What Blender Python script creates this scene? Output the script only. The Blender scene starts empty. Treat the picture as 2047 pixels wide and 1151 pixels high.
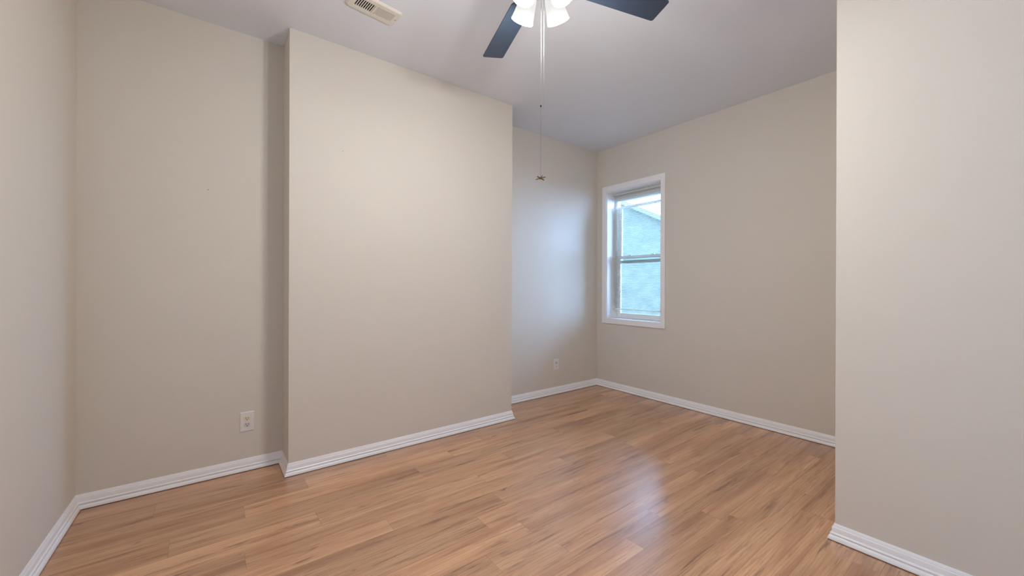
import bpy, bmesh, math, random
from mathutils import Vector, Matrix

sc = bpy.context.scene
COL = sc.collection

# ---------------------------------------------------------------- camera
F_PX = 795.65                      # focal length in pixels of a 2047 px wide frame
YAW, PITCH, ROLL = 0.9167, -0.0003, 0.0033
fw = Vector((math.cos(YAW), math.sin(YAW), 0)); rt = Vector((math.sin(YAW), -math.cos(YAW), 0)); up = Vector((0, 0, 1))
f2 = fw * math.cos(PITCH) + up * math.sin(PITCH); u2 = up * math.cos(PITCH) - fw * math.sin(PITCH)
r3 = rt * math.cos(ROLL) + u2 * math.sin(ROLL); u3 = u2 * math.cos(ROLL) - rt * math.sin(ROLL)
cam = bpy.data.cameras.new('camera'); cam.sensor_width = 36; cam.lens = 36 * F_PX / 2047
cam.shift_y = -5.32 / 2047; cam.clip_start = 0.02
cam_o = bpy.data.objects.new('camera', cam); COL.objects.link(cam_o)
cam_o.matrix_world = Matrix(((r3.x, u3.x, -f2.x, 0), (r3.y, u3.y, -f2.y, 0), (r3.z, u3.z, -f2.z, 1.2), (0, 0, 0, 1)))
sc.camera = cam_o

# ---------------------------------------------------------------- world, view
SKY_BRIGHT, SKY_DIM = 36.0, 15.0
LAMP_W, SHADE_E = 16.8, 0.80
w = bpy.data.worlds.new('sky'); sc.world = w; w.use_nodes = True
nt = w.node_tree; nt.nodes.clear()
wo = nt.nodes.new('ShaderNodeOutputWorld'); bg = nt.nodes.new('ShaderNodeBackground')
tc = nt.nodes.new('ShaderNodeTexCoord'); sx = nt.nodes.new('ShaderNodeSeparateXYZ')
mr = nt.nodes.new('ShaderNodeMapRange')
nt.links.new(tc.outputs['Generated'], sx.inputs[0]); nt.links.new(sx.outputs[0], mr.inputs['Value'])
mr.inputs['From Min'].default_value = -0.1; mr.inputs['From Max'].default_value = 0.6
mr.inputs['To Min'].default_value = SKY_DIM; mr.inputs['To Max'].default_value = SKY_BRIGHT
bg.inputs['Color'].default_value = (0.37, 0.585, 1.0, 1)
nt.links.new(mr.outputs[0], bg.inputs['Strength']); nt.links.new(bg.outputs[0], wo.inputs[0])

sc.view_settings.view_transform = 'Standard'; sc.view_settings.look = 'None'
sc.view_settings.exposure = 0.0; sc.view_settings.gamma = 1.0
sc.view_settings.use_curve_mapping = False
sc.cycles.use_denoising = True
sc.cycles.max_bounces = 12; sc.cycles.diffuse_bounces = 8; sc.cycles.transparent_max_bounces = 16
sc.cycles.sample_clamp_indirect = 6.0
sc.cycles.caustics_reflective = False; sc.cycles.caustics_refractive = False

pl = bpy.data.lights.new('window_portal', 'AREA'); pl.shape = 'RECTANGLE'; pl.size = 0.72; pl.size_y = 1.50
pl.cycles.is_portal = True
po = bpy.data.objects.new('window_portal', pl); COL.objects.link(po)
po.location = (3.99, 2.70, 1.555); po.rotation_euler = Vector((-1, 0, 0)).to_track_quat('-Z', 'Y').to_euler()

pl2 = bpy.data.lights.new('window_portal', 'AREA'); pl2.shape = 'RECTANGLE'; pl2.size = 1.65; pl2.size_y = 2.20  # portal for the added, unseen fill window
pl2.cycles.is_portal = True
po2 = bpy.data.objects.new('window_portal', pl2); COL.objects.link(po2)
po2.location = (2.50, -1.675, 1.28); po2.rotation_euler = Vector((-1, 0, 0)).to_track_quat('-Z', 'Y').to_euler()

# ---------------------------------------------------------------- materials
def srgb(r, g, b):
    f = lambda c: (c / 255 / 12.92) if c / 255 <= 0.04045 else ((c / 255 + 0.055) / 1.055) ** 2.4
    return (f(r), f(g), f(b), 1)

def mat(name, color, rough=0.5, metal=0.0, spec=0.5, bump=0.0, bscale=200.0, vary=0.0, vscale=3.0):
    m = bpy.data.materials.new(name); m.use_nodes = True
    n = m.node_tree.nodes; l = m.node_tree.links
    b = n['Principled BSDF']
    b.inputs['Base Color'].default_value = color
    b.inputs['Roughness'].default_value = rough; b.inputs['Metallic'].default_value = metal
    b.inputs['Specular IOR Level'].default_value = spec
    t = n.new('ShaderNodeTexCoord')
    if vary:
        no = n.new('ShaderNodeTexNoise'); no.inputs['Scale'].default_value = vscale; no.inputs['Detail'].default_value = 5
        l.new(t.outputs['Object'], no.inputs['Vector'])
        mx = n.new('ShaderNodeMix'); mx.data_type = 'RGBA'
        mx.inputs['A'].default_value = tuple(c * (1 - vary) for c in color[:3]) + (1,)
        mx.inputs['B'].default_value = tuple(min(1, c * (1 + vary)) for c in color[:3]) + (1,)
        l.new(no.outputs['Fac'], mx.inputs['Factor']); l.new(mx.outputs['Result'], b.inputs['Base Color'])
    if bump:
        nb = n.new('ShaderNodeTexNoise'); nb.inputs['Scale'].default_value = bscale; nb.inputs['Detail'].default_value = 3
        l.new(t.outputs['Object'], nb.inputs['Vector'])
        bp = n.new('ShaderNodeBump'); bp.inputs['Strength'].default_value = bump; bp.inputs['Distance'].default_value = 0.002
        l.new(nb.outputs['Fac'], bp.inputs['Height']); l.new(bp.outputs['Normal'], b.inputs['Normal'])
    return m

M_WALL = mat('wall_paint', srgb(215, 209, 199), 0.6, spec=0.3, bump=0.12, bscale=120, vary=0.015, vscale=2)
M_CEIL = mat('ceiling_paint', srgb(224, 229, 237), 0.8, spec=0.2, bump=0.1, bscale=90, vary=0.01)
M_TRIM = mat('white_trim_paint', srgb(241, 241, 243), 0.35, vary=0.02, vscale=6)
M_VINYL = mat('white_vinyl', srgb(232, 232, 230), 0.4, vary=0.01)
M_SLAT = mat('blind_slat', srgb(235, 233, 226), 0.5, vary=0.01)
n_, l_ = M_SLAT.node_tree.nodes, M_SLAT.node_tree.links
tl_ = n_.new('ShaderNodeBsdfTranslucent'); tl_.inputs['Color'].default_value = srgb(235, 236, 230)
mx_ = n_.new('ShaderNodeMixShader'); mx_.inputs[0].default_value = 0.4
l_.new(n_['Principled BSDF'].outputs[0], mx_.inputs[1]); l_.new(tl_.outputs[0], mx_.inputs[2])
l_.new(mx_.outputs[0], n_['Material Output'].inputs['Surface'])
M_CORD = mat('white_cord', srgb(225, 222, 215), 0.7, vary=0.02)
M_PLATE = mat('white_plastic', srgb(228, 226, 224), 0.35, vary=0.01)
M_CREAM = mat('cream_plastic', srgb(222, 214, 188), 0.4, vary=0.01)
M_GREYP = mat('grey_white_plastic', srgb(208, 206, 204), 0.4, vary=0.01)
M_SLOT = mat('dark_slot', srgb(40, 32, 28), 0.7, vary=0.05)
M_VENT = mat('cream_enamel', srgb(222, 218, 208), 0.45, vary=0.02, vscale=12)
M_DUCT = mat('dark_duct', srgb(28, 22, 22), 0.9, vary=0.1)
M_BLADE = mat('dark_blade_wood', srgb(45, 55, 70), 0.38, spec=0.5, vary=0.12, vscale=9)
M_FANMET = mat('dark_bronze_metal', srgb(60, 54, 50), 0.35, 0.8, vary=0.05)
M_CHAIN = mat('nickel_chain', srgb(150, 148, 146), 0.35, 0.6, vary=0.03)
M_BRASS = mat('antique_brass', srgb(140, 128, 98), 0.35, 0.85, vary=0.15, vscale=60)
M_DARKM = mat('dark_metal', srgb(48, 46, 48), 0.4, 0.7, vary=0.05)
M_SCREW = mat('screw_metal', srgb(120, 112, 104), 0.4, 0.6, vary=0.05)
M_HOUSE = mat('weathered_masonry', srgb(103, 108, 96), 0.9, vary=0.35, vscale=5)
M_ROOF = mat('grey_roof_edge', srgb(118, 116, 110), 0.9, vary=0.15, vscale=4)
M_GROUND = mat('concrete_ground', srgb(120, 118, 112), 0.9, vary=0.2, vscale=2)

def glow(name, color, strength, base):
    m = bpy.data.materials.new(name); m.use_nodes = True
    n = m.node_tree.nodes; l = m.node_tree.links; b = n['Principled BSDF']
    b.inputs['Base Color'].default_value = base; b.inputs['Roughness'].default_value = 0.35
    no = n.new('ShaderNodeTexNoise'); no.inputs['Scale'].default_value = 30
    ra = n.new('ShaderNodeMapRange'); ra.inputs['To Min'].default_value = strength * 0.96; ra.inputs['To Max'].default_value = strength * 1.04
    l.new(no.outputs['Fac'], ra.inputs['Value']); l.new(ra.outputs[0], b.inputs['Emission Strength'])
    b.inputs['Emission Color'].default_value = color
    return m
M_SHADE = glow('lit_frosted_glass', (1.0, 0.98, 0.955, 1), SHADE_E, srgb(62, 61, 58))
M_SHADE_IN = glow('lit_glass_inside', (1.0, 0.98, 0.955, 1), 6.0, srgb(250, 248, 244))
M_BULB = glow('lit_bulb', (1.0, 0.95, 0.86, 1), 30, srgb(250, 248, 240))

def glass_mat():
    m = bpy.data.materials.new('window_glass'); m.use_nodes = True
    n = m.node_tree.nodes; l = m.node_tree.links; n.clear()
    o = n.new('ShaderNodeOutputMaterial'); tr = n.new('ShaderNodeBsdfTransparent'); gl = n.new('ShaderNodeBsdfGlossy')
    gl.inputs['Roughness'].default_value = 0.02
    tr.inputs['Color'].default_value = (0.93, 0.98, 0.97, 1)
    fr = n.new('ShaderNodeFresnel'); fr.inputs['IOR'].default_value = 1.45
    mx = n.new('ShaderNodeMixShader')
    l.new(fr.outputs[0], mx.inputs[0]); l.new(tr.outputs[0], mx.inputs[1]); l.new(gl.outputs[0], mx.inputs[2]); l.new(mx.outputs[0], o.inputs[0])
    return m
M_GLASS = glass_mat()

def floor_mat():
    m = bpy.data.materials.new('oak_laminate'); m.use_nodes = True
    n = m.node_tree.nodes; l = m.node_tree.links; b = n['Principled BSDF']
    def N(t, **kw):
        x = n.new(t)
        for k, v in kw.items(): x.inputs[k].default_value = v
        return x
    def math_(op, a, bb=None, clamp=False):
        x = n.new('ShaderNodeMath'); x.operation = op; x.use_clamp = clamp
        for i, v in enumerate((a, bb)):
            if v is None: continue
            if isinstance(v, (int, float)): x.inputs[i].default_value = v
            else: l.new(v, x.inputs[i])
        return x.outputs[0]
    def mixc(fac, a, bb, mode='MIX'):
        x = n.new('ShaderNodeMix'); x.data_type = 'RGBA'; x.blend_type = mode
        for k, v in (('Factor', fac), ('A', a), ('B', bb)):
            if isinstance(v, (tuple, float, int)): x.inputs[k].default_value = v
            else: l.new(v, x.inputs[k])
        return x.outputs['Result']
    uv = n.new('ShaderNodeUVMap'); uv.uv_map = 'plank'       # metres along / across, offset per plank
    at = n.new('ShaderNodeAttribute'); at.attribute_name = 'tone'; at.attribute_type = 'GEOMETRY'
    ed = n.new('ShaderNodeUVMap'); ed.uv_map = 'edge'         # metres from the plank's middle line, 0 at its edge
    def mapped(sx, sy, sz=1):
        mp = n.new('ShaderNodeMapping'); mp.inputs['Scale'].default_value = (sx, sy, sz)
        l.new(uv.outputs[0], mp.inputs['Vector']); return mp.outputs[0]
    # broad tonal bands along the plank
    n1 = N('ShaderNodeTexNoise', Scale=1.0, Detail=4, Roughness=0.55, Distortion=0.4); l.new(mapped(0.9, 11), n1.inputs['Vector'])
    # cathedral grain
    n2 = N('ShaderNodeTexNoise', Scale=1.0, Detail=6, Roughness=0.65, Distortion=1.2); l.new(mapped(3.0, 55), n2.inputs['Vector'])
    wv = n.new('ShaderNodeTexWave'); wv.wave_type = 'RINGS'; wv.rings_direction = 'Z'
    for k, v in (('Scale', 1.6), ('Distortion', 6.0), ('Detail', 3.0), ('Detail Scale', 1.4)): wv.inputs[k].default_value = v
    l.new(mapped(1.1, 14), wv.inputs['Vector'])
    n3 = N('ShaderNodeTexNoise', Scale=1.0, Detail=2, Roughness=0.5); l.new(mapped(12, 260), n3.inputs['Vector'])
    # dark mineral streaks and knots
    n4 = N('ShaderNodeTexNoise', Scale=1.0, Detail=5, Roughness=0.6, Distortion=0.8); l.new(mapped(2.1, 30), n4.inputs['Vector'])
    n5 = N('ShaderNodeTexNoise', Scale=1.0, Detail=3, Roughness=0.5, Distortion=0.6); l.new(mapped(7, 17), n5.inputs['Vector'])
    light, mid, dark = srgb(216, 168, 126), srgb(190, 140, 102), srgb(138, 94, 68)
    r1 = n.new('ShaderNodeValToRGB'); r1.color_ramp.elements[0].position = 0.34; r1.color_ramp.elements[1].position = 0.66
    r1.color_ramp.elements[0].color = srgb(172, 122, 88); r1.color_ramp.elements[1].color = light
    e = r1.color_ramp.elements.new(0.5); e.color = srgb(199, 149, 109)
    l.new(n1.outputs['Fac'], r1.inputs[0])
    c = mixc(math_('MULTIPLY', math_('SUBTRACT', wv.outputs['Fac'], 0.35, True), 0.38), r1.outputs[0], srgb(162, 114, 82))
    f2_ = math_('MULTIPLY', math_('SUBTRACT', n2.outputs['Fac'], 0.50, True), 3.0, True)
    c = mixc(f2_, c, dark)
    f4 = math_('MULTIPLY', math_('SUBTRACT', n4.outputs['Fac'], 0.575, True), 6.5, True)
    c = mixc(math_('MULTIPLY', f4, 0.85), c, srgb(112, 78, 60))
    f5 = math_('MULTIPLY', math_('SUBTRACT', n5.outputs['Fac'], 0.69, True), 9.0, True)
    c = mixc(math_('MULTIPLY', f5, 0.85), c, srgb(96, 62, 46))
    c = mixc(math_('MULTIPLY', math_('SUBTRACT', n3.outputs['Fac'], 0.5, True), 0.5), c, dark)
    # per plank tone
    hs = n.new('ShaderNodeHueSaturation')
    hs.inputs['Saturation'].default_value = 1.0
    l.new(c, hs.inputs['Color'])
    mrv = n.new('ShaderNodeMapRange'); mrv.inputs['To Min'].default_value = 0.86; mrv.inputs['To Max'].default_value = 1.17
    l.new(at.outputs['Fac'], mrv.inputs['Value']); l.new(mrv.outputs[0], hs.inputs['Value'])
    # fine seam
    sp = n.new('ShaderNodeSeparateXYZ'); l.new(ed.outputs[0], sp.inputs[0])
    dmin = math_('MINIMUM', sp.outputs[0], sp.outputs[1])
    seam = math_('SUBTRACT', 1.0, math_('DIVIDE', dmin, 0.0016), True)
    c = mixc(math_('MULTIPLY', seam, 0.45), hs.outputs[0], srgb(70, 45, 32))
    l.new(c, b.inputs['Base Color'])
    rr = n.new('ShaderNodeMapRange'); rr.inputs['To Min'].default_value = 0.25; rr.inputs['To Max'].default_value = 0.27
    l.new(n1.outputs['Fac'], rr.inputs['Value']); l.new(rr.outputs[0], b.inputs['Roughness'])
    b.inputs['Specular IOR Level'].default_value = 0.8; b.inputs['IOR'].default_value = 1.8
    return m
M_FLOOR = floor_mat()

# ---------------------------------------------------------------- helpers
def obj(name, bm, m, parent=None, smooth=False, bevel=0.0, kind=None, angle=35):
    bmesh.ops.recalc_face_normals(bm, faces=bm.faces)
    me = bpy.data.meshes.new(name); bm.to_mesh(me); bm.free()
    if smooth:
        for p in me.polygons: p.use_smooth = True
        me.set_sharp_from_angle(angle=math.radians(angle))
    me.materials.append(m)
    o = bpy.data.objects.new(name, me); COL.objects.link(o)
    if parent: o.parent = parent
    if bevel:
        bv = o.modifiers.new('bevel', 'BEVEL'); bv.width = bevel; bv.segments = 2; bv.limit_method = 'ANGLE'; bv.angle_limit = math.radians(40)
    if kind: o['kind'] = kind
    return o

def tag(o, label, cat, group=None):
    o['label'] = label; o['category'] = cat
    if group: o['group'] = group
    return o

def thing(name, label, cat, loc=(0, 0, 0), rotz=0.0, group=None):
    o = bpy.data.objects.new(name, None); COL.objects.link(o)
    o.location = loc; o.rotation_euler = (0, 0, rotz); o.empty_display_size = 0.05
    return tag(o, label, cat, group)

def box(bm, x0, x1, y0, y1, z0, z1, M=None):
    vs = [Vector((x, y, z)) for z in (z0, z1) for (x, y) in ((x0, y0), (x1, y0), (x1, y1), (x0, y1))]
    if M: vs = [M @ v for v in vs]
    v = [bm.verts.new(p) for p in vs]
    for f in ((3, 2, 1, 0), (4, 5, 6, 7), (0, 1, 5, 4), (1, 2, 6, 5), (2, 3, 7, 6), (3, 0, 4, 7)):
        bm.faces.new([v[i] for i in f])
    return bm

def prism(bm, poly, z0, z1):
    a = [bm.verts.new((x, y, z0)) for x, y in poly]; b = [bm.verts.new((x, y, z1)) for x, y in poly]
    bm.faces.new(a[::-1]); bm.faces.new(b)
    n = len(poly)
    for i in range(n): bm.faces.new((a[i], a[(i + 1) % n], b[(i + 1) % n], b[i]))
    return bm

def lathe(bm, prof, seg=32, M=None, closed=False):
    rings = []
    for r, z in prof:
        if r < 1e-6:
            p = Vector((0, 0, z)); rings.append([bm.verts.new(M @ p if M else p)])
        else:
            ring = []
            for k in range(seg):
                a = 2 * math.pi * k / seg; p = Vector((r * math.cos(a), r * math.sin(a), z))
                ring.append(bm.verts.new(M @ p if M else p))
            rings.append(ring)
    pairs = list(zip(rings, rings[1:])) + ([(rings[-1], rings[0])] if closed else [])
    for a, b in pairs:
        for k in range(seg):
            k2 = (k + 1) % seg
            if len(a) == 1 and len(b) == 1: continue
            if len(a) == 1: bm.faces.new((a[0], b[k], b[k2]))
            elif len(b) == 1: bm.faces.new((a[k2], a[k], b[0]))
            else: bm.faces.new((a[k], b[k], b[k2], a[k2]))
    return bm

def tube(bm, pts, r, seg=10):
    pts = [Vector(p) for p in pts]; rings = []
    for i, p in enumerate(pts):
        d = (pts[min(i + 1, len(pts) - 1)] - pts[max(i - 1, 0)]).normalized()
        a = d.orthogonal().normalized() if i == 0 else (a0 - d * a0.dot(d)).normalized()
        a0 = a; b = d.cross(a)
        rr = r[i] if isinstance(r, (list, tuple)) else r
        rings.append([bm.verts.new(p + (a * math.cos(2 * math.pi * k / seg) + b * math.sin(2 * math.pi * k / seg)) * rr) for k in range(seg)])
    for u_, v_ in zip(rings, rings[1:]):
        for k in range(seg): bm.faces.new((u_[k], u_[(k + 1) % seg], v_[(k + 1) % seg], v_[k]))
    bm.faces.new(rings[0][::-1]); bm.faces.new(rings[-1])
    return bm

NB = bmesh.new

# ---------------------------------------------------------------- room shell
H = 2.8118
# corners of the room, going round with the room on the right hand side
def xl(y): return -0.5515 - 0.0266 * (3.0861 - y)
def xw(y): return 3.7545 - 0.0101 * (3.2042 - y)
YB = -2.8
P = [(xl(YB), YB), (xl(3.0861), 3.0861), (0.4090, 3.0861), (0.4090, 2.8346), (2.1716, 2.8346), (2.1716, 3.2042),
     (xw(3.2042), 3.2042), (xw(0.5636), 0.5636), (2.3686, 0.5636), (2.3588, YB)]
SIDE = ['left', 'back_left', 'chimney_side', 'chimney_front', 'chimney_return', 'back_right', 'window', 'right_return', 'right', 'front']
THICK = [0.12, 0.12, 0.12, 0.12, 0.12, 0.12, 0.23, 0.12, 0.12, 0.12]
NP = len(P)
def offset_corner(i, d_prev, d_next):
    """corner i moved into the room by d_prev from the wall before it and d_next from the wall after it"""
    p0, p1, p2 = (Vector(P[(i - 1) % NP]), Vector(P[i]), Vector(P[(i + 1) % NP]))
    e1 = (p1 - p0).normalized(); e2 = (p2 - p1).normalized()
    n1 = Vector((e1.y, -e1.x)); n2 = Vector((e2.y, -e2.x))          # towards the room
    a = n1 * d_prev; det = n1.x * n2.y - n1.y * n2.x
    x = (d_prev * n2.y - n1.y * d_next) / det; y = (n1.x * d_next - d_prev * n2.x) / det
    return (p1.x + x, p1.y + y)

WY0, WY1, WZ0, WZ1 = 2.340, 3.053, 0.809, 2.300      # opening in the window wall
V0, V1, V2, V3 = -2.50, -0.85, 0.18, 2.38             # added fill-light window, unseen, in the right wall behind the camera
XR = 2.3615
OPEN = {'window': (1, WY0, WY1, WZ0, WZ1), 'right': (1, V0, V1, V2, V3)}
for i in range(NP):
    j = (i + 1) % NP
    a, b = P[i], P[j]
    c = offset_corner(j, -THICK[i], -THICK[j]); d = offset_corner(i, -THICK[i - 1], -THICK[i])
    bm = NB()
    if SIDE[i] not in OPEN:
        prism(bm, [a, b, c, d], 0, H)
    else:                                           # wall with a window opening
        ax_, s0, s1, oz0, oz1 = OPEN[SIDE[i]]
        va, vb = Vector(a), Vector(b); e = (vb - va).normalized(); out = Vector((-e.y, e.x)) * THICK[i]
        pts = sorted([va + (vb - va) * ((s - va[ax_]) / (vb[ax_] - va[ax_])) for s in (s0, s1)], key=lambda p: (p - va).length)
        loopI = [a, tuple(pts[0]), tuple(pts[1]), b]
        loopO = [d, tuple(pts[0] + out), tuple(pts[1] + out), c]
        zs = [0, oz0, oz1, H]
        vi = [[bm.verts.new((x, y, z)) for z in zs] for x, y in loopI]; vo = [[bm.verts.new((x, y, z)) for z in zs] for x, y in loopO]
        for k in range(3):
            for q in range(3):
                if k == 1 and q == 1: continue
                bm.faces.new((vi[k][q], vi[k + 1][q], vi[k + 1][q + 1], vi[k][q + 1]))
                bm.faces.new((vo[k][q], vo[k][q + 1], vo[k + 1][q + 1], vo[k + 1][q]))
        for k in range(3):
            bm.faces.new((vi[k][0], vo[k][0], vo[k + 1][0], vi[k + 1][0])); bm.faces.new((vi[k][3], vi[k + 1][3], vo[k + 1][3], vo[k][3]))
            bm.faces.new((vi[0][k], vi[0][k + 1], vo[0][k + 1], vo[0][k])); bm.faces.new((vi[3][k], vo[3][k], vo[3][k + 1], vi[3][k + 1]))
        bm.faces.new((vi[1][1], vo[1][1], vo[2][1], vi[2][1])); bm.faces.new((vi[1][2], vi[2][2], vo[2][2], vo[1][2]))
        bm.faces.new((vi[1][1], vi[1][2], vo[1][2], vo[1][1])); bm.faces.new((vi[2][1], vo[2][1], vo[2][2], vi[2][2]))
    wl = obj('wall_' + SIDE[i], bm, M_WALL, kind='structure')
    for side, hx, hz in (('back_left', 0.005, 1.782), ('chimney_front', 0.727, 2.102)):       # old nail holes in the plaster
        if side == SIDE[i]:
            obj('nail_hole', lathe(NB(), [(0, 0), (.0026, 0), (.0018, .0006), (0, .0006)], 10, Matrix.Translation((hx, a[1] - .0001, hz)) @ Matrix.Rotation(math.pi / 2, 4, 'X')), M_SLOT, wl)

obj('ceiling', box(NB(), -0.95, 4.1, YB - 0.2, 3.45, H, H + 0.12), M_CEIL, kind='structure')

# floor: planks along the chimney wall, seams and end joints where the photograph shows them
def make_floor():
    random.seed(7)
    X0, X1, Y0, Y1 = -0.95, 4.1, YB - 0.2, 3.45
    rows = [3.45, 3.25, 3.06, 2.90, 2.745, 2.59, 2.455, 2.30, 2.147, 2.005, 1.893, 1.745, 1.62, 1.473, 1.34, 1.253, 1.165, 1.07, 0.965, 0.885, 0.75, 0.61, 0.47]
    joints = {2: .17, 4: .48, 5: .16, 6: -.135, 7: .457, 8: .136, 9: .73, 10: 1.31, 12: 2.48, 13: 2.205, 15: 1.874, 16: 1.585, 18: 2.18, 19: 2.75, 14: 1.30}
    while rows[-1] > Y0: rows.append(rows[-1] - random.choice((.14, .155, .09, .13)))
    rows[-1] = Y0
    L = 1.22
    bm = NB(); uvl = bm.loops.layers.uv.new('plank'); edl = bm.loops.layers.uv.new('edge')
    tone = bm.faces.layers.float.new('tone')
    for k in range(len(rows) - 1):
        ya, yb = rows[k + 1], rows[k]
        j0 = joints.get(k, random.uniform(0, L))
        x = j0 - L * math.ceil((j0 - X0) / L)
        while x < X1:
            xa, xb = max(x, X0), min(x + L, X1)
            t = random.random(); ox, oy = random.uniform(0, 50), random.uniform(0, 50)
            # four triangles meeting on the middle line so the 'edge' distances interpolate correctly
            hw = (yb - ya) / 2
            m0, m1 = (xa + hw, (ya + yb) / 2), (xb - hw, (ya + yb) / 2)
            if xb - xa < 2 * hw + 0.01:
                m0 = (xa + (xb - xa) * .5 - .002, m0[1]); m1 = (m0[0] + .004, m0[1])
            q = [(xa, ya), (xb, ya), (xb, yb), (xa, yb)]
            for poly, dist in (((q[0], q[1], m1, m0), (0, 0, hw, hw)), ((q[2], q[3], m0, m1), (0, 0, hw, hw)), ((q[1], q[2], m1), (0, 0, hw)), ((q[3], q[0], m0), (0, 0, hw))):
                f = bm.faces.new([bm.verts.new((px, py, 0)) for px, py in poly]); f[tone] = t
                for lp, d_ in zip(f.loops, dist):
                    lp[uvl].uv = (lp.vert.co.x + ox, lp.vert.co.y + oy); lp[edl].uv = (d_, d_)
            x += L
    bmesh.ops.remove_doubles(bm, verts=bm.verts, dist=1e-5)
    box(bm, X0, X1, Y0, Y1, -0.15, -0.002)
    me = bpy.data.meshes.new('floor'); bm.to_mesh(me); bm.free(); me.materials.append(M_FLOOR)
    o = bpy.data.objects.new('floor', me); COL.objects.link(o); o['kind'] = 'structure'
make_floor()

# baseboards: moulded board with a shoe moulding, mitred at every corner
BASE = [(0.0, 0.0), (0.0105, 0.0), (0.0105, 0.0262), (0.0150, 0.0266), (0.0160, 0.0285), (0.0160, 0.0330), (0.0135, 0.0360), (0.0100, 0.0372), (0.0100, 0.0570),
        (0.0092, 0.0600), (0.0070, 0.0620), (0.0068, 0.0660), (0.0045, 0.0700), (0.0036, 0.0740), (0.0020, 0.0765), (0.0, 0.0765)]
SHOE = [(0.0108, 0.0038), (0.0242, 0.0036), (0.0240, 0.0080), (0.0222, 0.0148), (0.0190, 0.0205), (0.0155, 0.0238), (0.0108, 0.0238)]
SHOE_SHADOW = [(0.0106, 0.0002), (0.0228, 0.0002), (0.0228, 0.0036), (0.0106, 0.0036)]      # dark strip painting in the contact shadow under the shoe moulding
def run(name, i, prof, m, parent=None, kind=None):
    j = (i + 1) % NP; bm = NB(); A = []; B = []
    for d, z in prof:
        A.append(bm.verts.new(offset_corner(i, d, d) + (z,))); B.append(bm.verts.new(offset_corner(j, d, d) + (z,)))
    n = len(prof)
    for k in range(n): bm.faces.new((A[k], A[(k + 1) % n], B[(k + 1) % n], B[k]))
    bm.faces.new(A[::-1]); bm.faces.new(B)
    return obj(name, bm, m, parent, smooth=True, kind=kind, angle=28)
for i in range(NP):
    b = run('baseboard_' + SIDE[i], i, BASE, M_TRIM, kind='structure')
    run('shoe_moulding', i, SHOE, M_TRIM, parent=b)
    run('shoe_shadow_strip', i, SHOE_SHADOW, M_SLOT, parent=b)

# ---------------------------------------------------------------- window
win = bpy.data.objects.new('window_1', None); COL.objects.link(win); win['kind'] = 'structure'
win.location = (3.74, 2.6965, WZ0)
def wobj(name, bm, m, parent=None, bevel=0.0):
    o = obj(name, bm, m, parent or win, bevel=bevel)
    # meshes are written in room coordinates
    off = Vector(win.location)
    for v in o.data.vertices: v.co -= off
    return o
cw = 0.060
xf = xw(2.7)
def frame_ring(bm, x0, x1, y0, y1, z0, z1, s, t, b_):
    box(bm, x0, x1, y0, y0 + s, z0, z1); box(bm, x0, x1, y1 - s, y1, z0, z1)
    box(bm, x0, x1, y0 + s, y1 - s, z1 - t, z1); box(bm, x0, x1, y0 + s, y1 - s, z0, z0 + b_)
    return bm
# casing around the opening, flat boards with mitred corners
def casing():
    bm = NB()
    oy0, oy1, oz0, oz1 = 2.2898, 3.1129, 0.7569, 2.3632
    o = [(oy0, oz0), (oy1, oz0), (oy1, oz1), (oy0, oz1)]; ii = [(WY0, WZ0), (WY1, WZ0), (WY1, WZ1), (WY0, WZ1)]
    for k in range(4):
        q = [o[k], o[(k + 1) % 4], ii[(k + 1) % 4], ii[k]]
        fr = [bm.verts.new((xw(y) - 0.016, y, z)) for y, z in q]; bk = [bm.verts.new((xw(y), y, z)) for y, z in q]
        bm.faces.new(fr); bm.faces.new(bk[::-1])
        for e in range(4): bm.faces.new((fr[e], bk[e], bk[(e + 1) % 4], fr[(e + 1) % 4]))
    return bm
wobj('casing', casing(), M_TRIM, bevel=0.0015)
JX0, JX1 = xf + 0.0005, 3.968
wobj('jamb', frame_ring(NB(), JX0, JX1, WY0 + 0.001, WY1 - 0.001, WZ0 + 0.001, WZ1 - 0.001, 0.006, 0.006, 0.006), M_TRIM)
wobj('window_frame', frame_ring(NB(), 3.893, 3.960, WY0 + 0.008, WY1 - 0.008, WZ0 + 0.008, WZ1 - 0.008, 0.030, 0.092, 0.016), M_VINYL, bevel=0.002)
def sash(name, x0, x1, z0, z1, top, bot, st):
    y0, y1 = WY0 + 0.039, WY1 - 0.039
    s = wobj(name, frame_ring(NB(), x0, x1, y0, y1, z0, z1, st, top, bot), M_VINYL, bevel=0.002)
    g = obj('glass', box(NB(), (x0 + x1) / 2 - .002, (x0 + x1) / 2 + .002, y0 + st - .004, y1 - st + .004, z0 + bot - .004, z1 - top + .004), M_GLASS, s)
    for v in g.data.vertices: v.co -= Vector(win.location)
    return s
sash('upper_sash', 3.930, 3.954, 1.462, 2.142, 0.026, 0.034, 0.036)
ls = sash('lower_sash', 3.900, 3.925, 0.826, 1.548, 0.034, 0.050, 0.040)
for yy in (2.55, 2.85):
    lk = obj('sash_lock', box(NB(), 3.902, 3.928, yy - .022, yy + .022, 1.548, 1.560), M_VINYL, ls, bevel=.003)
    for v in lk.data.vertices: v.co -= Vector(win.location)

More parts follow.
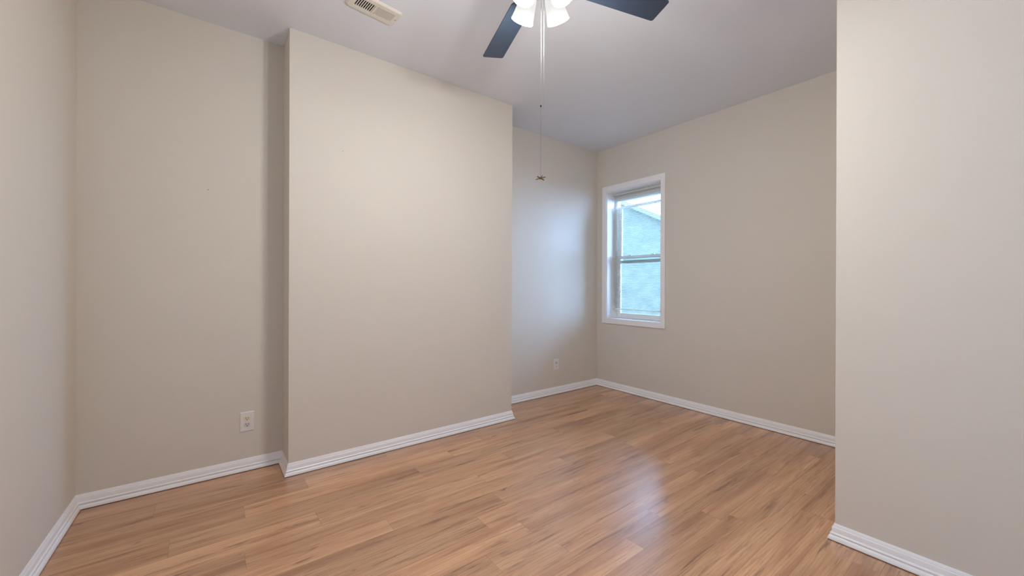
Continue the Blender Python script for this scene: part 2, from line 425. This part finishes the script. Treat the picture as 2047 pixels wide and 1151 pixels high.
# made-up sash window behind the camera, added to let in cool fill light
fill_win = bpy.data.objects.new('added_fill_window', None); COL.objects.link(fill_win); fill_win['kind'] = 'structure'
fill_win.location = (XR, (V0 + V1) / 2, V2)
def w2(name, bm, m, parent=None, bevel=0.0):
    o = obj(name, bm, m, parent or fill_win, bevel=bevel)
    for v in o.data.vertices: v.co = Vector((XR - v.co.x, -v.co.y, v.co.z)) - Vector(fill_win.location)   # x measured from the wall into the room
    return o
def ring2(x0, x1, g, s, t, b_): return frame_ring(NB(), x0, x1, -V1 + g, -V0 - g, V2 + g, V3 - g, s, t, b_)
w2('casing', ring2(0.0, .016, -.06, .06, .06, .06), M_TRIM, bevel=.0015)
w2('window_frame', ring2(-.10, -.02, .001, .03, .03, .03), M_VINYL, bevel=.002)
for nm, x_, z0_, z1_ in (('upper_sash', -.085, (V2 + V3) / 2 - .02, V3 - .031), ('lower_sash', -.055, V2 + .031, (V2 + V3) / 2 + .02)):
    sh_ = w2(nm, frame_ring(NB(), x_, x_ + .025, -V1 + .032, -V0 - .032, z0_, z1_, .04, .04, .04), M_VINYL, bevel=.002)
    w2('glass', box(NB(), x_ + .010, x_ + .014, -V1 + .068, -V0 - .068, z0_ + .036, z1_ - .036), M_GLASS, sh_)

# mini blind
BX = 3.866
bl = thing('window_blind', 'white horizontal mini blind hanging lowered inside the window recess', 'blind', (BX, 2.6965, WZ1 - 0.007))
def bobj(name, bm, m, parent=None, bevel=0.0, smooth=False):
    o = obj(name, bm, m, parent or bl, bevel=bevel, smooth=smooth)
    for v in o.data.vertices: v.co -= Vector(bl.location)
    return o
by0, by1 = WY0 + 0.011, WY1 - 0.011
bobj('headrail', box(NB(), BX - .013, BX + .013, by0, by1, 2.262, 2.289), M_SLAT, bevel=.002)
bm = NB(); z = 2.248; tilt = math.radians(6)
while z > 0.945:
    W2 = 0.0125; prev = None
    for s in (-1, -.5, 0, .5, 1):                    # shallow crowned section
        dx = s * W2 * math.cos(tilt); dz = s * W2 * math.sin(tilt) + 0.0016 * (1 - s * s)
        cur = [bm.verts.new((BX + dx, by0 + .003, z + dz + t)) for t in (0, .0005)] + [bm.verts.new((BX + dx, by1 - .003, z + dz + t)) for t in (0, .0005)]
        if prev:
            bm.faces.new((prev[0], prev[2], cur[2], cur[0])); bm.faces.new((prev[1], cur[1], cur[3], prev[3]))
            bm.faces.new((prev[0], cur[0], cur[1], prev[1])); bm.faces.new((prev[2], prev[3], cur[3], cur[2]))
        else: bm.faces.new((cur[0], cur[1], cur[3], cur[2]))
        prev = cur
    bm.faces.new((prev[0], prev[2], prev[3], prev[1]))
    z -= 0.0205
bobj('slats', bm, M_SLAT)
bobj('bottom_rail', box(NB(), BX - .012, BX + .012, by0 + .002, by1 - .002, 0.914, 0.930), M_SLAT, bevel=.003)
for yy in (by0 + .09, by1 - .09):
    bm = NB()
    for dx in (-.0125, .0125): tube(bm, [(BX + dx, yy, 2.262), (BX + dx, yy, .930)], .0006, 5)
    bobj('ladder_cord', bm, M_CORD)
wd = bobj('tilt_wand', tube(NB(), [(BX - .022, by1 - .075, 2.245), (BX - .024, by1 - .070, 1.62)], .0035, 8), M_SLAT)
hk = bobj('wand_hook', tube(NB(), [(BX - .012, by1 - .075, 2.270), (BX - .020, by1 - .075, 2.266), (BX - .022, by1 - .075, 2.245)], .0018, 6), M_CORD, parent=wd)

# ---------------------------------------------------------------- outside
hs = thing('house', 'pale neighbouring house wall with sloping roofline seen through the window blind', 'house', (6.7, 3.5, -3.0))
prof = [(-2.0, -3.0), (14.0, -3.0), (14.0, 3.6), (8.0, 4.40), (7.0, 3.83), (-2.0, -0.65 + 0.0)]
prof = [(-1.2, -3.0), (15.0, -3.0), (15.0, 0.5), (8.2, 4.43), (-1.2, -0.27)]
bm = NB(); A = [bm.verts.new((0, y - 3.5, z + 3)) for y, z in prof]; B = [bm.verts.new((5, y - 3.5, z + 3)) for y, z in prof]
bm.faces.new(A); bm.faces.new(B[::-1])
for k in range(len(prof)): bm.faces.new((A[k], B[k], B[(k + 1) % len(prof)], A[(k + 1) % len(prof)]))
obj('wall', bm, M_HOUSE, hs)
bm = NB()
for (ya, za), (yb, zb) in (((-1.5, -0.42), (8.2, 4.43)), ((8.2, 4.43), (15.3, .33))):
    q = [(ya, za), (yb, zb), (yb, zb + .09), (ya, za + .09)]
    A = [bm.verts.new((-.12, y - 3.5, z + 3)) for y, z in q]; B = [bm.verts.new((5.1, y - 3.5, z + 3)) for y, z in q]
    bm.faces.new(A); bm.faces.new(B[::-1])
    for k in range(4): bm.faces.new((A[k], B[k], B[(k + 1) % 4], A[(k + 1) % 4]))
obj('roof', bm, M_ROOF, hs)
obj('ground', box(NB(), -15, 30, -20, 25, -3.2, -3.0), M_GROUND, kind='structure')

# ---------------------------------------------------------------- ceiling fan with light kit
FC = Vector((1.103, 1.250, H)); ZB = 2.500; FR = 0.630
fan = thing('ceiling_fan', 'dark four-blade ceiling fan with lit frosted glass lamps and two pull chains', 'ceiling fan', FC)
def zrel(z): return z - H
obj('canopy', lathe(NB(), [(0, 0), (.068, 0), (.068, -.012), (.060, -.040), (.036, -.062), (.018, -.068), (0, -.068)], 40), M_FANMET, fan, smooth=True)
obj('downrod', lathe(NB(), [(0, -.06), (.0125, -.06), (.0125, zrel(2.625)), (0, zrel(2.625))], 20), M_FANMET, fan, smooth=True)
obj('motor_housing', lathe(NB(), [(0, zrel(2.640)), (.030, zrel(2.640)), (.050, zrel(2.626)), (.088, zrel(2.606)), (.104, zrel(2.580)), (.106, zrel(2.545)), (.098, zrel(2.522)), (.080, zrel(2.512)), (0, zrel(2.512))], 48), M_FANMET, fan, smooth=True)
TH = math.radians(73.7); PIT = -0.145; WT, WR = 0.121, 0.109
def width(u): return WR + (WT - WR) * (u / FR - .4) / .6
for k in range(4):
    a = TH + k * math.pi / 2
    d = Vector((math.cos(a), math.sin(a), -.024 if k == 0 else 0)).normalized(); nn = Vector((-math.sin(a), math.cos(a), 0))
    ac = nn * math.cos(PIT) + up * math.sin(PIT); no = d.cross(ac)
    # outline with rounded corners
    out = []
    def corner(u, v, su, sv, r, a0):
        for s in range(6):
            t = a0 + s / 5 * math.pi / 2
            out.append((u + r * math.cos(t), v + r * math.sin(t)))
    u0, u1, r0, r1 = .185, FR, .020, .011
    corner(u1 - r1, width(u1) / 2 - r1, 1, 1, r1, 0)
    corner(u0 + r0, width(u0) / 2 - r0, -1, 1, r0, math.pi / 2)
    corner(u0 + r0, -width(u0) / 2 + r0, -1, -1, r0, math.pi)
    corner(u1 - r1, -width(u1) / 2 + r1, 1, -1, r1, 1.5 * math.pi)
    base = Vector((0, 0, zrel(ZB)))
    bm = NB()
    lo = [bm.verts.new(base + d * u + ac * v) for u, v in out]; hi = [bm.verts.new(base + d * u + ac * v + no * .006) for u, v in out]
    bm.faces.new(lo[::-1]); bm.faces.new(hi)
    for q in range(len(out)): bm.faces.new((lo[q], lo[(q + 1) % len(out)], hi[(q + 1) % len(out)], hi[q]))
    blade = obj('fan_blade', bm, M_BLADE, fan, bevel=.0012)
    bm = NB()
    T = Matrix((d, ac, no)).transposed().to_4x4(); T.translation = base
    box(bm, .175, .265, -.030, .030, .0062, .0100, T)
    tube(bm, [base + d * .085 + up * .030, base + d * .130 + up * .026, base + d * .165 + no * .012 + up * .004, base + d * .20 + no * .0085], [.011, .010, .009, .006], 10)
    ir = obj('blade_iron', bm, M_FANMET, blade, bevel=.0015)
    for (u_, v_) in ((.20, -.018), (.20, .018), (.245, 0)):
        Ms = T @ Matrix.Translation((u_, v_, -.0004))
        obj('screw', lathe(NB(), [(0, -.0016), (.004, -.0010), (.0045, .0004), (0, .0004)], 12, Ms), M_FANMET, blade, smooth=True)
obj('switch_housing', lathe(NB(), [(0, zrel(2.514)), (.052, zrel(2.514)), (.058, zrel(2.500)), (.058, zrel(2.462)), (.050, zrel(2.446)), (.030, zrel(2.440)), (.022, zrel(2.428)), (.006, zrel(2.420)), (0, zrel(2.420))], 40), M_FANMET, fan, smooth=True)
LIGHT_AZ0 = YAW - math.pi / 2 + math.radians(45)
TAU = math.radians(26)
for k in range(4):
    a = LIGHT_AZ0 + k * math.pi / 2
    d = Vector((math.cos(a), math.sin(a), 0))
    ax = (d * math.sin(TAU) - up * math.cos(TAU)).normalized()      # from neck to rim
    rim = d * 0.112 + up * zrel(2.353) + Vector((rt.x, rt.y, 0)) * .005
    neck = rim - ax * 0.118
    sd = Vector((-math.sin(a), math.cos(a), 0)); e2 = ax.cross(sd)
    T = Matrix((sd, e2, ax)).transposed().to_4x4(); T.translation = neck
    arm = obj('light_arm', tube(NB(), [d * .045 + up * zrel(2.470), d * .056 + up * zrel(2.476), neck - ax * .022 + up * .004, neck - ax * .012], [.009, .009, .010, .012], 12), M_FANMET, fan, smooth=True)
    obj('lamp_socket', lathe(NB(), [(0, -.018), (.018, -.018), (.0255, -.006), (.0255, .010), (.014, .012), (.014, .035), (0, .035)], 24, T), M_FANMET, arm, smooth=True)
    shd = obj('lamp_shade', lathe(NB(), [(.0270, .000), (.0300, .005), (.0350, .030), (.0405, .065), (.0460, .098), (.0500, .118),
                                       (.0478, .1185), (.0438, .098), (.0383, .065), (.0328, .030), (.0278, .008), (.0245, .002)], 48, T, closed=True), M_SHADE, fan, smooth=True, angle=60)
    shd.data.materials.append(M_SHADE_IN)
    Ti = T.inverted()
    for p in shd.data.polygons:                    # faces turned towards the axis are the inside of the glass
        c_ = Ti @ p.center; n_ = Ti.to_3x3() @ p.normal
        if n_.x * c_.x + n_.y * c_.y < 0: p.material_index = 1
    obj('bulb', lathe(NB(), [(0, .034), (.010, .036), (.014, .045), (.024, .066), (.027, .080), (.023, .094), (.012, .102), (0, .104)], 24, T), M_BULB, shd, smooth=True)
    li = bpy.data.lights.new('lamp_light', 'POINT'); li.energy = LAMP_W; li.color = (1.0, 0.98, 0.955); li.shadow_soft_size = 0.03
    lo_ = bpy.data.objects.new('lamp_light', li); COL.objects.link(lo_); lo_.parent = fan; lo_.location = neck + ax * 0.135

def ball_chain(x, y, z0, z1, r=.0012, pitch=.0042):
    bm = NB(); z = z0
    while z > z1:
        bmesh.ops.create_icosphere(bm, subdivisions=1, radius=r, matrix=Matrix.Translation((x, y, z))); z -= pitch
    tube(bm, [(x, y, z0), (x, y, z1)], r * .45, 5)
    return bm
r2 = Vector((rt.x, rt.y, 0))
def place(off): return FC + r2 * off
c1 = r2 * 0.0035 - fw * .0; c2 = r2 * 0.0150
ch = obj('pull_chain', ball_chain(c1.x, c1.y, zrel(2.425), zrel(1.655)), M_CHAIN, fan, smooth=True)
obj('chain_connector', lathe(NB(), [(0, .005), (.0016, .005), (.0030, .002), (.0032, -.003), (.0018, -.006), (0, -.006)], 14, Matrix.Translation((c1.x, c1.y, zrel(1.950)))), M_DARKM, ch, smooth=True)
# dragonfly charm: body lying level, four spread wings
zc = zrel(1.648)
bm = NB()
Tc = Matrix.Translation((c1.x, c1.y, zc)) @ Matrix.Rotation(YAW + math.pi / 2 + .25, 4, 'Z')
Tb = Tc @ Matrix.Rotation(math.radians(100), 4, 'X')
lathe(bm, [(0, .011), (.0028, .009), (.0034, .006), (.0022, .0035), (.0032, .001), (.0030, -.004), (.0016, -.009), (.0013, -.026), (0, -.028)], 12, Tb)
tube(bm, [Tc @ Vector((0, 0, .003)), Tc @ Vector((0, 0, .009))], .0011, 6)
charm = obj('dragonfly_charm', bm, M_BRASS, ch, smooth=True)
for sx_ in (-1, 1):
    for (yo, rise, sw) in ((.001, .0035, .006), (-.004, -.0055, -.006)):
        bm = NB(); top = []; bot = []
        for t in range(13):
            s = t / 12; ww = .0030 * math.sin(math.pi * (0.12 + 0.83 * s)) ** .6
            cx_ = sx_ * (.002 + .0165 * s); cy_ = yo + sw * s; cz_ = rise * s
            top.append([bm.verts.new(Tc @ Vector((cx_, cy_ + q * ww, cz_ + q * .0012 + h_))) for q in (-1, 1) for h_ in (-.0005, .0005)])
        for p_, q_ in zip(top, top[1:]):
            for i_, j_ in ((0, 1), (1, 3), (3, 2), (2, 0)): bm.faces.new((p_[i_], p_[j_], q_[j_], q_[i_]))
        bm.faces.new([top[0][i_] for i_ in (0, 1, 3, 2)]); bm.faces.new([top[-1][i_] for i_ in (0, 2, 3, 1)])
        obj('wing', bm, M_BRASS, charm)
ch2 = obj('pull_chain', ball_chain(c2.x, c2.y, zrel(2.440), zrel(1.945)), M_CHAIN, fan, smooth=True)
obj('chain_end', lathe(NB(), [(0, .004), (.0018, .003), (.0022, -.002), (0, -.004)], 12, Matrix.Translation((c2.x, c2.y, zrel(1.941)))), M_CHAIN, ch2, smooth=True)

# ---------------------------------------------------------------- ceiling vent
VA = math.radians(6.0)
vent = thing('ceiling_vent', 'cream metal louvred air vent screwed to the ceiling left of the fan', 'air vent', (0.7715, 2.3330, H), VA)
VL, VW, T0 = 0.146, 0.077, 0.011            # half length, half width, thickness
def vent_plate():
    bm = NB(); zt, zb_ = 0, -T0
    def ring(hx, hy, z, ch=.012):
        pts = [(hx - ch, -hy), (hx, -hy + ch), (hx, hy - ch), (hx - ch, hy), (-hx + ch, hy), (-hx, hy - ch), (-hx, -hy + ch), (-hx + ch, -hy)]
        return [bm.verts.new((x, y, z)) for x, y in pts]
    a = ring(VL, VW, 0); b = ring(VL, VW, -.003); c = ring(VL - .010, VW - .010, -T0)
    for p, q in ((a, b), (b, c)):
        for k in range(8): bm.faces.new((p[k], p[(k + 1) % 8], q[(k + 1) % 8], q[k]))
    # face with two rectangular openings
    def R(x0, x1, y0, y1): return [(x0, y0), (x1, y0), (x1, y1), (x0, y1)]
    inner = []
    for x0, x1 in ((-.112, -.006), (.006, .112)):
        inner.append((x0, x1, -.039, .039))
    hx, hy = VL - .010, VW - .010
    xs = [-hx, -.112, -.006, .006, .112, hx]; ys = [-hy, -.039, .039, hy]
    for iu in range(5):
        for iv in range(3):
            if iv == 1 and iu in (1, 3): continue
            x0, x1, y0, y1 = xs[iu], xs[iu + 1], ys[iv], ys[iv + 1]
            q = [(x0, y0), (x1, y0), (x1, y1), (x0, y1)]
            if iu in (0, 4) and iv in (0, 2):
                s = -1 if iu == 0 else 1; t = -1 if iv == 0 else 1
                q = [p for p in q if not (p[0] * s == hx and p[1] * t == hy)]
                q = [(x0, y0), (x1, y0), (x1, y1), (x0, y1)]
                idx = [k for k, p in enumerate(q) if abs(p[0]) == hx and abs(p[1]) == hy][0]
                cx_, cy_ = q[idx]; pr, nx = q[idx - 1], q[(idx + 1) % 4]
                def toward(p): 
                    return (cx_ + (.012 if p[0] > cx_ else -.012 if p[0] < cx_ else 0), cy_ + (.012 if p[1] > cy_ else -.012 if p[1] < cy_ else 0))
                q = q[:idx] + [toward(pr), toward(nx)] + q[idx + 1:]
            bm.faces.new([bm.verts.new((x, y, -T0)) for x, y in q])
    for x0, x1, y0, y1 in inner:
        q = R(x0, x1, y0, y1)
        for k in range(4):
            (xa, ya), (xb, yb) = q[k], q[(k + 1) % 4]
            bm.faces.new([bm.verts.new(p) for p in ((xa, ya, -T0), (xb, yb, -T0), (xb, yb, -.0005), (xa, ya, -.0005))])
    bmesh.ops.remove_doubles(bm, verts=bm.verts, dist=1e-5)
    return bm
obj('face_plate', vent_plate(), M_VENT, vent)
obj('duct_opening', box(NB(), -.1125, .1125, -.0395, .0395, -.0008, -.0002), M_DUCT, vent)
for bank, lean, hw_ in ((-1, -6, .0028), (1, 34, .0057)):
    bm = NB(); n = 9
    for k in range(n):
        xc_ = bank * .059 + (k - (n - 1) / 2) * .0121
        Ml = Matrix.Translation((xc_, 0, -.0075)) @ Matrix.Rotation(math.radians(lean), 4, 'Y')
        box(bm, -hw_, hw_, -.0388, .0388, -.0006, .0006, Ml)
    obj('louvre_bank', bm, M_VENT, vent)
for s in (-1, 1):
    obj('screw', lathe(NB(), [(0, -T0 - .0016), (.0025, -T0 - .0012), (.0036, -T0), (0, -T0)], 14, Matrix.Translation((s * .130, 0, 0))), M_SCREW, vent, smooth=True)

# ---------------------------------------------------------------- outlets
def outlet(name, label, x, y, z, hw, hh, cols):
    """plate flat on a wall that faces -y"""
    t = thing(name, label, 'outlet', (x, y, z))
    bm = NB(); d = .0055; ins = .004
    a = [bm.verts.new((sx_ * hw, 0, sz * hh)) for sx_, sz in ((-1, -1), (1, -1), (1, 1), (-1, 1))]
    b = [bm.verts.new((sx_ * hw, -.003, sz * hh)) for sx_, sz in ((-1, -1), (1, -1), (1, 1), (-1, 1))]
    c = [bm.verts.new((sx_ * (hw - ins), -d, sz * (hh - ins))) for sx_, sz in ((-1, -1), (1, -1), (1, 1), (-1, 1))]
    bm.faces.new(a)
    for p, q in ((a, b), (b, c)):
        for k in range(4): bm.faces.new((p[k], p[(k + 1) % 4], q[(k + 1) % 4], q[k]))
    bm.faces.new(c[::-1])
    obj('cover_plate', bm, M_PLATE, t, bevel=.0008)
    for s, m in zip((1, -1), cols):
        bm = NB(); zc_ = s * .0195
        pts = []
        for k in range(40):                                          # round face cut flat at top and bottom
            an = 2 * math.pi * k / 40; px, pz = .0172 * math.cos(an), .0172 * math.sin(an)
            pts.append((px, max(-.0142, min(.0142, pz))))
        lo = [bm.verts.new((px, -d + .0005, zc_ + pz)) for px, pz in pts]; hi = [bm.verts.new((px * .96, -d - .0028, zc_ + pz * .96)) for px, pz in pts]
        bm.faces.new(lo); bm.faces.new(hi[::-1])
        for k in range(40): bm.faces.new((lo[k], lo[(k + 1) % 40], hi[(k + 1) % 40], hi[k]))
        rc = obj('receptacle', bm, m, t)
        bm = NB()
        box(bm, -.0076, -.0052, -d - .0031, -d - .0020, zc_ - .0005, zc_ + .0085)
        box(bm, .0050, .0074, -d - .0031, -d - .0020, zc_ - .0005, zc_ + .0075)
        Mh = Matrix.Translation((0, -d - .0020, zc_ - .0072)) @ Matrix.Rotation(math.pi / 2, 4, 'X')
        lathe(bm, [(0, 0), (.0029, 0), (.0029, .0011), (0, .0011)], 14, Mh)
        obj('slots', bm, M_SLOT, rc)
    Mh = Matrix.Translation((0, -d, 0)) @ Matrix.Rotation(math.pi / 2, 4, 'X')
    obj('screw', lathe(NB(), [(0, .0014), (.0022, .001), (.003, 0), (0, 0)], 12, Mh), M_PLATE, t, smooth=True)
    return t
outlet('wall_outlet', 'white duplex outlet with cream upper socket on the wall left of the chimney breast', 0.209, 3.0861, 0.314, .0385, .0625, (M_CREAM, M_GREYP))
outlet('wall_outlet', 'small white duplex outlet low on the far alcove wall beside the window corner', 3.075, 3.2042, 0.324, .0390, .0610, (M_GREYP, M_PLATE))
